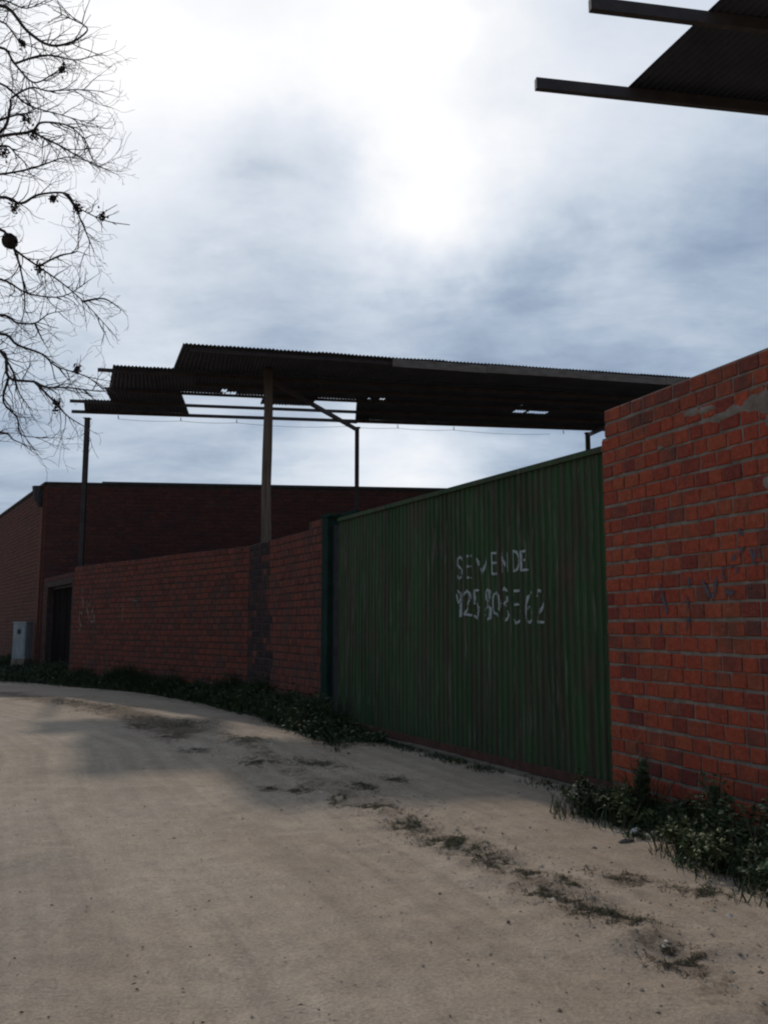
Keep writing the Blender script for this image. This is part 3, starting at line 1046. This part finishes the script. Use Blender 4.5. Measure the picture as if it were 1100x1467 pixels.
for row, (t0, t1) in enumerate(((-.06, 2.5), (2.4, 5.0))):
    for k in range(8):
        o = sheet(can2, roof2, -.02 + .87 * k - .04 * (k > 0), .87 * (k + 1), t0, t1, 0.0, 0.0, .012 * row + .005 * (k % 2), 300 + 10 * row + k, nrow=5)
ends = [(1.52, 8.13, 6.757), (1.80, 7.00, 6.757), (2.3, 5.8, 6.757), (2.75, 4.6, 6.757), (3.2, 3.5, 6.757)]
for x, y, z in ends:
    mb = MB()
    a = Vector((x, y, z))
    mb.beam(a, a + Vector((ca, sa, 0)) * 8.2, .06, .115)
    mb.build('purlin', M['steel'], can2)
for x, y in ((5.6, 8.72), (9.2, 9.3), (5.2, 3.75), (9.8, 4.6)):
    mb = MB()
    mb.box(x - .06, x + .06, y - .06, y + .06, -.1, 6.66)
    mb.build('steel_post', M['steel'], can2)

# ------------------------------------------------------------------ bare tree
tree = tag(empty('bare_tree', (-8.7, 12.3, 0)), 'leafless tree with dark twigs and withered leaf clumps beside the lane', 'tree')
BOUGH = [
    [(-5.59, 12.00, 7.55), (-5.28, 12.01, 7.46), (-5.00, 11.93, 7.55), (-4.63, 12.00, 7.61), (-4.50, 12.14, 7.47), (-4.03, 11.95, 7.17), (-3.62, 11.80, 7.03)],
    [(-5.75, 12.40, 7.25), (-5.52, 12.41, 6.95), (-5.17, 12.48, 6.70), (-4.77, 12.34, 6.40), (-4.39, 12.26, 6.07), (-4.10, 12.54, 5.76)],
    [(-5.85, 12.80, 6.06), (-5.57, 12.77, 5.93), (-5.28, 12.73, 5.91), (-5.16, 12.92, 6.12), (-4.94, 12.90, 6.16)],
    [(-5.56, 12.20, 5.56), (-5.28, 12.16, 5.38), (-4.94, 12.21, 5.26), (-4.76, 12.32, 5.11), (-4.25, 12.14, 4.90), (-3.95, 12.02, 4.66)],
    [(-5.27, 11.60, 5.11), (-5.12, 11.58, 4.73), (-4.80, 11.66, 4.69), (-4.64, 11.65, 4.61), (-4.24, 11.46, 4.55), (-3.80, 11.56, 4.53), (-3.77, 11.81, 4.72)],
    [(-5.38, 11.20, 9.98), (-4.98, 11.23, 9.61), (-4.65, 11.17, 9.36), (-4.35, 11.13, 9.36), (-4.20, 11.29, 9.62), (-4.19, 11.30, 9.73), (-4.33, 11.04, 9.67), (-4.58, 11.12, 9.85)],
    [(-5.63, 11.80, 9.77), (-5.41, 11.84, 9.54), (-5.12, 11.83, 9.24), (-4.78, 11.65, 9.24), (-4.67, 11.78, 9.47)],
    [(-5.83, 12.40, 8.80), (-5.70, 12.41, 9.20), (-5.71, 12.47, 9.41), (-5.37, 12.35, 9.50), (-5.08, 12.28, 9.40), (-4.74, 12.52, 9.58), (-4.36, 12.54, 9.56)],
    [(-5.36, 11.40, 8.14), (-4.92, 11.38, 8.20), (-4.76, 11.34, 8.31), (-4.48, 11.50, 8.37), (-4.24, 11.49, 8.19), (-4.02, 11.21, 7.83)],
    [(-5.66, 12.00, 8.75), (-5.41, 12.02, 8.85), (-5.12, 11.88, 8.81), (-5.22, 12.00, 9.02)],
    [(-5.30, 11.30, 7.93), (-5.07, 11.32, 7.82), (-4.81, 11.14, 7.53)],
    [(-6.18, 12.90, 11.02), (-5.78, 12.82, 10.59), (-5.43, 12.92, 10.52)],
    [(-6.06, 12.60, 11.15), (-5.66, 12.68, 11.07), (-5.20, 12.51, 11.14)],
    [(-5.52, 12.30, 4.12), (-5.29, 12.25, 4.00), (-5.12, 12.44, 3.94)],
    [(-6.16, 13.00, 10.00), (-5.68, 12.96, 9.61), (-5.17, 13.11, 9.52), (-4.59, 13.08, 9.32)],
    [(-6.08, 13.00, 8.45), (-5.51, 12.96, 8.54), (-5.08, 13.11, 8.80), (-4.68, 13.08, 8.70)],
    [(-6.07, 13.20, 6.80), (-5.64, 13.26, 6.59), (-5.08, 13.24, 6.53), (-4.57, 13.02, 6.72)],
]
FORK = [   # secondary boughs that leave the ones above
    [(-5.17, 12.48, 6.70), (-4.78, 12.26, 6.77), (-4.58, 12.41, 6.91), (-4.56, 12.38, 7.11)],
    [(-5.28, 12.73, 5.91), (-5.20, 12.75, 5.73), (-5.08, 12.68, 5.54)],
    [(-5.27, 11.60, 5.11), (-5.07, 11.56, 4.83), (-5.02, 11.70, 4.55), (-4.86, 11.68, 4.34)],
    [(-4.80, 11.66, 4.69), (-4.57, 11.71, 4.46), (-4.37, 11.82, 4.24), (-4.01, 11.62, 4.02)],
    [(-5.12, 11.58, 4.73), (-5.34, 11.95, 4.49), (-5.09, 11.85, 4.23), (-5.00, 11.78, 3.98), (-4.80, 12.04, 3.99)],
    [(-5.41, 11.84, 9.54), (-5.08, 11.84, 9.66), (-4.82, 11.83, 9.66), (-4.44, 11.65, 9.47), (-4.10, 11.78, 9.67)],
    [(-4.92, 11.38, 8.20), (-5.02, 12.66, 8.74), (-4.59, 12.53, 8.44), (-4.13, 12.46, 8.20)],
    [(-5.52, 12.41, 6.95), (-5.47, 12.56, 6.70), (-5.37, 12.54, 6.20), (-5.31, 12.32, 5.69)],
    [(-4.63, 12.00, 7.61), (-4.49, 12.06, 7.39), (-4.30, 12.01, 6.99), (-4.27, 12.25, 6.84)],
    [(-4.39, 12.26, 6.07), (-4.19, 12.57, 6.23), (-3.89, 12.56, 6.03)],
]


def smooth_path(P, n=5):
    P = [Vector(p) for p in P]
    out = []
    for i in range(len(P) - 1):
        p0, p1, p2, p3 = P[max(i - 1, 0)], P[i], P[i + 1], P[min(i + 2, len(P) - 1)]
        for k in range(n):
            t = k / n
            out.append(.5 * ((2 * p1) + (p2 - p0) * t + (2 * p0 - 5 * p1 + 4 * p2 - p3) * t * t + (3 * p1 - p0 - 3 * p2 + p3) * t ** 3))
    return out + [P[-1]]


def build_tree():
    rnd = random.Random(41)
    trunk_pts = [(-8.7, 12.3, -.2), (-8.68, 12.28, 1.0), (-8.6, 12.3, 2.4), (-8.55, 12.35, 4.0), (-8.5, 12.25, 6.0), (-8.4, 12.3, 8.2), (-8.35, 12.2, 10.5)]
    tp = smooth_path(trunk_pts, 3)
    mb = MB()
    mb.tube(tp, [.34 - .28 * i / (len(tp) - 1) for i in range(len(tp))], 12)
    mb.build('trunk', M['bark'], tree, True)

    def trunk_at(z):
        for p0, p1 in zip(tp[:-1], tp[1:]):
            if p0.z <= z <= p1.z:
                return p0.lerp(p1, (z - p0.z) / (p1.z - p0.z))
        return tp[-1]
    tw = MB()

    def twig(p, d, L, r, lev):
        n = max(3, int(L / .09))
        pts, rad = [p], [r]
        side = Vector((rnd.gauss(0, 1), rnd.gauss(0, 1), rnd.gauss(0, 1))) * .22
        lift = Vector((.02, 0, rnd.choice((.14, .10, -.06))))
        for i in range(n):
            d = (d + side * .35 + lift * .5 + Vector((rnd.gauss(0, .16), rnd.gauss(0, .16), rnd.gauss(0, .16)))).normalized()
            if rnd.random() < .15: side = -side
            p = p + d * (L / n)
            if p.x > -3.78: break
            pts.append(p)
            rad.append(r * (1 - .72 * (i + 1) / n))
            if lev < 2 and i > 0 and rnd.random() < (.62 if lev == 0 else .5):
                q = Vector((rnd.gauss(0, 1), rnd.gauss(0, 1), rnd.gauss(0, 1)))
                q = (d * .75 + (q - d * q.dot(d)).normalized() * .75).normalized()
                twig(p, q, L * rnd.uniform(.35, .65), rad[-1] * .72, lev + 1)
        if len(pts) < 3: return
        tw.tube(pts, [max(.0024, x) for x in rad], 4 if lev < 2 else 3, cap=False)

    def clothe(path, r0, r1, dens):
        n = len(path)
        for i in range(1, n):
            seg = (path[i] - path[i - 1])
            if path[i].x < -6.6: continue
            k = dens * seg.length
            while rnd.random() < k:
                k -= 1
                q = Vector((rnd.gauss(0, 1), rnd.gauss(0, 1), rnd.gauss(0, 1) - .1))
                d = seg.normalized()
                d = (d * .9 + (q - d * q.dot(d)).normalized() * .8).normalized()
                r = r0 + (r1 - r0) * i / n
                twig(path[i - 1].lerp(path[i], rnd.random()), d, rnd.uniform(.18, .64), min(.0085, r * .55), 0)

    for B in BOUGH:
        s = Vector(B[0])
        base = trunk_at(max(2.6, min(9.8, s.z - 1.6 + rnd.uniform(-.5, .3))))
        m1 = base.lerp(s, .35) + Vector((0, rnd.uniform(-.3, .3), .45))
        m2 = base.lerp(s, .72) + Vector((0, rnd.uniform(-.2, .2), .30))
        path = smooth_path([base, m1, m2] + B, 5)
        n = len(path)
        r0 = .037
        rad = []
        for i, p in enumerate(path):
            x = i / (n - 1)
            rad.append(r0 * (1 - x) ** 1.25 * .85 + .0055)
        mb = MB()
        mb.tube(path, rad, 7)
        mb.build('bough', M['bark'], tree, True)
        clothe(path, .035, .012, 11.0)
        twig(path[-1], (path[-1] - path[-2]).normalized(), .2, .006, 0)
    for B in FORK:
        path = smooth_path(B, 5)
        n = len(path)
        mb = MB()
        mb.tube(path, [.014 * (1 - i / (n - 1)) + .005 for i in range(n)], 6)
        mb.build('bough', M['bark'], tree, True)
        clothe(path, .018, .008, 12.0)
        twig(path[-1], (path[-1] - path[-2]).normalized(), .2, .005, 0)
    # boughs on the far side of the trunk, away from the lane
    for k in range(9):
        z = rnd.uniform(4, 9.8)
        a = rnd.uniform(1.9, 4.6)
        b_ = trunk_at(z)
        d = Vector((math.cos(a), math.sin(a), .4))
        path = smooth_path([b_, b_ + d * 1.1, b_ + d * 2.0 + Vector((0, 0, -.1)), b_ + d * 2.9 + Vector((0, 0, .3))], 4)
        n = len(path)
        mb = MB()
        mb.tube(path, [.07 * (1 - i / (n - 1)) + .008 for i in range(n)], 6)
        mb.build('bough', M['bark'], tree, True)
        for i in range(2, n):
            twig(path[i], (d + Vector((rnd.gauss(0, .6), rnd.gauss(0, .6), rnd.gauss(0, .4)))).normalized(), .8, .012, 0)
    tag(tw.build('twigs', M['bark'], tree), kind='stuff')

    CL = [(-4.48, 12.08, 7.44, .075), (-4.07, 11.98, 7.27, .06), (-4.80, 12.00, 7.54, .06), (-5.36, 12.00, 7.40, .07), (-4.88, 11.40, 8.20, .085), (-5.27, 12.00, 8.80, .08), (-5.27, 11.34, 7.90, .09),
          (-4.69, 11.78, 9.42, .06), (-5.14, 12.44, 6.68, .085), (-4.51, 11.71, 4.42, .085), (-5.77, 12.84, 10.60, .08), (-4.42, 12.20, 5.05, .05)]
    for x, y, z, r in CL:
        mb = MB()
        for k in range(60):
            q = Vector((rnd.gauss(0, .5), rnd.gauss(0, .5), rnd.gauss(0, .75))) * r * .8
            c = Vector((x, y, z - r * .3)) + q
            u = Vector((rnd.gauss(0, 1), rnd.gauss(0, 1), rnd.gauss(0, 1))).normalized() * .028
            v = u.cross(Vector((rnd.gauss(0, 1), rnd.gauss(0, 1), rnd.gauss(0, 1)))).normalized() * .018
            mb.add([c - u, c - v * .8 + u * .1, c + u, c + v + u * .1], [(0, 1, 2, 3)])
        mb.build('withered_leaf_clump', M['dead_leaf'], tree)
    # ball of twigs
    nest = MB()
    c0 = Vector((-5.58, 12.40, 7.06))
    for k in range(420):
        d = Vector((rnd.gauss(0, 1), rnd.gauss(0, 1), rnd.gauss(0, 1))).normalized()
        p = c0 + d * (.105 * rnd.random() ** .35)
        q = d.cross(Vector((rnd.gauss(0, 1), rnd.gauss(0, 1), rnd.gauss(0, 1)))).normalized()
        nest.tube([p - q * .05, p + d * .012, p + q * .05], .006, 3, cap=False)
    o = nest.build('twig_ball', M['bark'])
    tag(o, 'dark round ball of twigs lodged in the leafless tree', 'nest')


build_tree()

# ------------------------------------------------------------------ weeds, tufts, gravel
def blade(mb, p, h, lean, wd, rnd):
    a = rnd.uniform(0, 2 * math.pi)
    s = Vector((math.cos(a), math.sin(a), 0)) * wd
    b_ = rnd.uniform(0, 2 * math.pi)
    l = Vector((math.cos(b_), math.sin(b_), 0)) * lean * h
    m_, t_ = p + l * .35 + Vector((0, 0, h * .6)), p + l + Vector((0, 0, h * (1 - .3 * lean)))
    mb.add([p - s, p + s, m_ + s * .7, m_ - s * .7, t_], [(0, 1, 2, 3), (3, 2, 4)])


def leaf(mb, p, d, L, W_, rnd):
    d = d.normalized()
    s = d.cross(Vector((rnd.gauss(0, .4), rnd.gauss(0, .4), 1))).normalized() * W_
    up = s.cross(d).normalized()
    mb.add([p, p + d * L * .45 - s + up * L * .10, p + d * L * .55 + up * L * .02, p + d * L * .45 + s + up * L * .10, p + d * L - up * L * .15], [(0, 1, 2), (0, 2, 3), (1, 4, 2), (2, 4, 3)])


def build_grass():
    rnd = random.Random(77)
    back = [tuple(side_f.p(7.0, 0, 0))[:2], CORNER, W2, tuple(bend_f.p(bend_f.L * .6, 0, 0))[:2], tuple(bend_f.p(bend_f.L * .3, 0, 0))[:2], W1, tuple(gate_f.p(7.6, 0, 0))[:2], tuple(gate_f.p(6.0, .02, 0))[:2], tuple(gate_f.p(4.1, .08, 0))[:2]]
    front = [(-13.5, 26.6)] + GRASSF[1:]
    mb = MB()
    n = len(back)
    for i in range(n - 1):
        b0, b1, f0, f1 = (Vector((*q, 0)) for q in (back[i], back[i + 1], front[i], front[i + 1]))
        area = (b1 - b0).length * ((f0 - b0).length + (f1 - b1).length) / 2
        for _ in range(int(area * 2300)):
            u, v = rnd.random(), rnd.random() ** 1.15
            if rnd.random() < .03: v = 1 + abs(rnd.gauss(0, .16))
            p = b0.lerp(b1, u).lerp(f0.lerp(f1, u), v * (1 + .05 * fbm(u * 5 + i, 0, 1.0, 9)))
            cl_ = .5 + .5 * fbm(p.x, p.y, 1.3, 5)
            if rnd.random() > (.35 + cl_) * (1.0 if i < n - 2 else .8 - .55 * u): continue
            h = (.14 + .44 * max(.1, cl_)) * max(.12, 1.15 - .72 * v - 1.5 * max(0, v - 1)) * ((.62 - .3 * u) if i == n - 2 else 1.0) * rnd.uniform(.6, 1.25)
            p.z = -.01
            if rnd.random() < .86:
                blade(mb, p, h, rnd.uniform(.1, .8), rnd.uniform(.004, .009), rnd)
            else:
                p.z = h * rnd.random()
                leaf(mb, p, Vector((rnd.gauss(0, 1), rnd.gauss(0, 1), .4)), rnd.uniform(.04, .1), rnd.uniform(.012, .03), rnd)
    tag(mb.build('grass', M['grass']), 'dark unkempt weeds and grass along the foot of the low wall', 'weeds', kind='stuff')
    # moss and low weeds along the gate kerb
    mb = MB()
    for _ in range(2600):
        s = rnd.uniform(.1, 4.6)
        cl_ = fbm(s, 0, 2.2, 12)
        if cl_ < .02 + rnd.uniform(-.3, .3): continue
        p = gate_f.p(s, .09 + abs(rnd.gauss(0, .10)), -.005)
        blade(mb, p, rnd.uniform(.01, .055) * (1 + rnd.random() ** 6), rnd.uniform(.4, 1.6), .005, rnd)
    tag(mb.build('kerb_weeds', M['grass']), 'low green weeds along the concrete kerb of the gate', 'weeds', kind='stuff')
    # low ground cover under the plants by the red wall
    mb = MB()
    for _ in range(9000):
        s = rnd.uniform(.0, 4.2)
        v = rnd.random() ** 1.3
        wd = .42 + .36 * min(1, s / 2.2)
        p = right_f.p(RL - s, .02 + v * wd * (1 + .4 * fbm(s, 0, 2, 6)), 0)
        h = rnd.uniform(.04, .13) * (1.2 - .8 * v)
        if rnd.random() < .5:
            blade(mb, p, h, rnd.uniform(.2, 1), .006, rnd)
        else:
            leaf(mb, p + Vector((0, 0, h * rnd.random())), Vector((rnd.gauss(0, 1), rnd.gauss(0, 1), .4)), rnd.uniform(.02, .05), rnd.uniform(.008, .018), rnd)
    tag(mb.build('ground_cover', M['leaf']), 'low green ground cover at the foot of the red wall', 'weeds', kind='stuff')


build_grass()


def weed_plant(x, y, h, spread, nst, label, seed, mat='leaf', big=1.0):
    rnd = random.Random(seed)
    r = tag(empty('weed_plant', (x, y, 0)), label, 'plant', 'leafy weeds at the foot of the red wall')
    st, lf = MB(), MB()
    for k in range(nst):
        a = rnd.uniform(0, 2 * math.pi)
        lean = rnd.random() ** .7 * spread
        top = Vector((x + math.cos(a) * lean, y + math.sin(a) * lean, h * rnd.uniform(.55, 1.05) * (1 - .35 * lean / max(spread, .01))))
        base = Vector((x + math.cos(a) * lean * .2, y + math.sin(a) * lean * .2, -.02))
        mid = base.lerp(top, .55) + Vector((rnd.gauss(0, .02), rnd.gauss(0, .02), .03))
        path = smooth_path([base, mid, top], 4)
        st.tube(path, [.005 - .003 * i / (len(path) - 1) for i in range(len(path))], 4)
        for _ in range(int(26 + 60 * h)):
            i = rnd.randrange(1, len(path))
            p = path[i - 1].lerp(path[i], rnd.random())
            d = Vector((rnd.gauss(0, 1), rnd.gauss(0, 1), rnd.uniform(-.2, .8)))
            q = big * rnd.choice((.5, .7, .9, 1.2))
            leaf(lf, p + d.normalized() * .015, d, rnd.uniform(.025, .055) * q, rnd.uniform(.008, .022) * q, rnd)
    gb, dr = MB(), MB()
    for k in range(int(90 + 200 * spread)):
        a, q = rnd.uniform(0, 2 * math.pi), rnd.random() ** .6 * spread * 1.25
        blade(gb, Vector((x + math.cos(a) * q, y + math.sin(a) * q, -.01)), h * rnd.uniform(.25, .8), rnd.uniform(.2, 1.1), rnd.uniform(.002, .005), rnd)
    for k in range(9):
        a, q = rnd.uniform(0, 2 * math.pi), rnd.random() * spread
        b0 = Vector((x + math.cos(a) * q, y + math.sin(a) * q, -.01))
        tp_ = b0 + Vector((rnd.gauss(0, .06), rnd.gauss(0, .06), h * rnd.uniform(.6, 1.15)))
        dr.tube([b0, b0.lerp(tp_, .5) + Vector((rnd.gauss(0, .02), rnd.gauss(0, .02), 0)), tp_], [.0025, .002, .0012], 4)
    tag(gb.build('grass_blades', M['grass'], r), kind='stuff')
    tag(dr.build('dry_stalks', M['dry'], r), kind='stuff')
    st.build('stem', M['leaf'], r)
    lf.build('foliage', M[mat], r)
    return r


for i, (x, y, h, sp, n, lb) in enumerate([
        (1.46, 6.56, .30, .22, 12, 'bushy green weed growing where the red wall meets the gate'),
        (1.86, 6.50, .62, .09, 7, 'tall dark spire of weed against the red wall near the gate'),
        (1.68, 6.24, .30, .24, 12, 'rounded leafy weed behind the pale stone by the red wall'),
        (2.02, 6.02, .26, .18, 11, 'low spreading weed between the two tall weed spires'),
        (2.14, 5.84, .52, .10, 9, 'tall pointed weed second along the red wall from the gate'),
        (2.04, 5.46, .40, .24, 14, 'full round bush of weed at the red wall past the spires'),
        (2.20, 5.10, .42, .26, 14, 'wide dense weed clump farthest from the gate along the red wall'),
        (1.92, 5.12, .26, .24, 12, 'low weed mound at the lane side of the dense clump'),
        (1.66, 6.52, .22, .18, 11, 'small leafy weed between the corner bush and the tall dark spire'),
        (2.14, 4.72, .34, .24, 13, 'broad leafy weed just past the dense clump along the red wall'),
        (1.82, 5.46, .22, .20, 12, 'flat spreading weed on the lane side of the full round bush'),
        (2.02, 4.66, .20, .22, 12, 'low grassy weed beside the tiny whitish stone')]):
    weed_plant(x, y, h, sp, n, lb, 500 + i, 'leaf_light' if i in (2, 7, 10) else 'leaf')


def tuft(x, y, rx, ry, rot, n, green, seed):
    rnd = random.Random(seed)
    mb, mg = MB(), MB()
    r = tag(empty('weed_tuft', (x, y, 0)), ('small trampled patch of dry brown litter' if green < .12 else 'mixed brown and green weed tuft' if green < .42 else 'mostly green low weed tuft') + (' on the verge before the low wall' if y > 8.5 else ' on the verge opposite the green gate' if y > 5.9 else ' on the verge opposite the red wall'), 'tuft', 'weed tufts along the verge of the lane')
    ca_, sa_ = math.cos(rot), math.sin(rot)
    wob = random.Random(seed + 1).uniform(0, 50)
    for _ in range(int(n * 9)):
        a, b_ = rnd.gauss(0, .55) * rx, rnd.gauss(0, .75) * ry
        if mnoise.noise(Vector((a * 16 + wob, b_ * 16, wob))) < rnd.uniform(-.2, .25): continue
        p = Vector((x + a * ca_ - b_ * sa_, y + a * sa_ + b_ * ca_, 0))
        p.z = ground_height(p.x, p.y) - .004
        if rnd.random() < green:
            blade(mg, p, rnd.uniform(.006, .036), rnd.uniform(.4, 1.6), rnd.uniform(.001, .0025), rnd)
        elif rnd.random() < .6:
            d = Vector((rnd.gauss(0, 1), rnd.gauss(0, 1), .12))
            leaf(mb, p + Vector((0, 0, .005)), d, rnd.uniform(.005, .018), rnd.uniform(.002, .005), rnd)
        else:
            blade(mb, p, rnd.uniform(.006, .028), rnd.uniform(.5, 2.5), rnd.uniform(.001, .002), rnd)
    if mb.V: tag(mb.build('dry_litter', M['dry'], r), kind='stuff')
    if mg.V: tag(mg.build('green_blades', M['leaf_light'], r), kind='stuff')


VR = -1.15
for i, (x, y, rx, ry, n, g) in enumerate(TUFTS):
    tuft(x, y, rx, ry, VR + .9 * (random.Random(i).random() - .5), n, g, 700 + i)


def build_gravel():
    rnd = random.Random(9)
    mb = MB()
    for _ in range(2600):
        y = 2.6 + 11 * rnd.random() ** 1.7
        if rnd.random() < .72:
            k = rnd.randrange(len(DEBRIS) - 1)
            q = Vector((*DEBRIS[k], 0)).lerp(Vector((*DEBRIS[k + 1], 0)), rnd.random())
            x, y = q.x + rnd.gauss(.1, .35), q.y + rnd.gauss(0, .35)
        else:
            x = rnd.uniform(-.5, .46) * y
        r = .002 + .009 * rnd.random() ** 7
        c = Vector((x, y, ground_height(x, y) + r * .25))
        V = []
        for d in ((1, 0, 0), (0, 1, 0), (-1, 0, 0), (0, -1, 0), (0, 0, .75), (0, 0, -.6)):
            V.append(c + Vector(d) * r * rnd.uniform(.6, 1.35))
        mb.add(V, [(0, 1, 4), (1, 2, 4), (2, 3, 4), (3, 0, 4), (1, 0, 5), (2, 1, 5), (3, 2, 5), (0, 3, 5)])
    for _ in range(900):
        k = rnd.randrange(len(DEBRIS) - 1)
        q = Vector((*DEBRIS[k], 0)).lerp(Vector((*DEBRIS[k + 1], 0)), rnd.random())
        x, y = q.x + abs(rnd.gauss(0, .45)) * .894 - .1, q.y + rnd.gauss(0, .3)
        r = .006 + .020 * rnd.random() ** 4
        c = Vector((x, y, ground_height(x, y) - r * .1))
        V = [c + Vector(d) * r * rnd.uniform(.5, 1.4) for d in ((1, 0, 0), (0, 1, 0), (-1, 0, 0), (0, -1, 0), (0, 0, .6), (0, 0, -.6))]
        mb.add(V, [(0, 1, 4), (1, 2, 4), (2, 3, 4), (3, 0, 4), (1, 0, 5), (2, 1, 5), (3, 2, 5), (0, 3, 5)])
    tag(mb.build('gravel', M['pebble']), 'small stones scattered over the dirt lane', 'gravel', kind='stuff')
    mb = MB()
    for _ in range(420):
        y = 2.6 + 9 * rnd.random() ** 1.6
        x = rnd.uniform(-.5, .30) * y
        z = ground_height(x, y) + .003
        d = Vector((rnd.gauss(0, 1), rnd.gauss(0, 1), .05))
        leaf(mb, Vector((x, y, z)), d, rnd.uniform(.008, .028), rnd.uniform(.002, .007), rnd)
    tag(mb.build('leaf_litter', M['dry']), 'dark crumbs of leaf litter scattered over the dirt lane', 'litter', kind='stuff')


build_gravel()


def rock(name, c, size, rot, mat, label, cat, seed):
    rnd = random.Random(seed)
    mb = MB()
    nr, ns = 5, 9
    V, F = [], []
    for j in range(nr + 1):
        ph = math.pi * j / nr
        for i in range(ns):
            th = 2 * math.pi * i / ns
            q = 1 + .5 * mnoise.noise(Vector((math.cos(th) * 1.4 + seed, math.sin(th) * 1.4, ph * 1.2)))
            x, y, z = math.sin(ph) * math.cos(th) * size[0] * q, math.sin(ph) * math.sin(th) * size[1] * q, math.cos(ph) * size[2] * q
            V.append((c[0] + x * math.cos(rot) - y * math.sin(rot), c[1] + x * math.sin(rot) + y * math.cos(rot), c[2] + z))
    for j in range(nr):
        for i in range(ns):
            i2 = (i + 1) % ns
            F.append((j * ns + i, (j + 1) * ns + i, (j + 1) * ns + i2, j * ns + i2))
    mb.add(V, F)
    return tag(mb.build(name, mat), label, cat)


rock('stone', (1.64, 5.93, .03), (.050, .022, .020), .9, M['pale_stone'], 'pale angular stone lying at the edge of the wall weeds', 'stone', 4)
rock('brick_fragment', (1.53, 5.74, .012), (.060, .018, .014), .5, M['board'], 'brown fragment lying in front of the pale stone', 'rubble', 7)
rock('stone', (2.03, 4.52, .02), (.022, .018, .02), .2, M['pale_stone'], 'tiny whitish stone lying in the grass below the wall weeds', 'stone', 11)
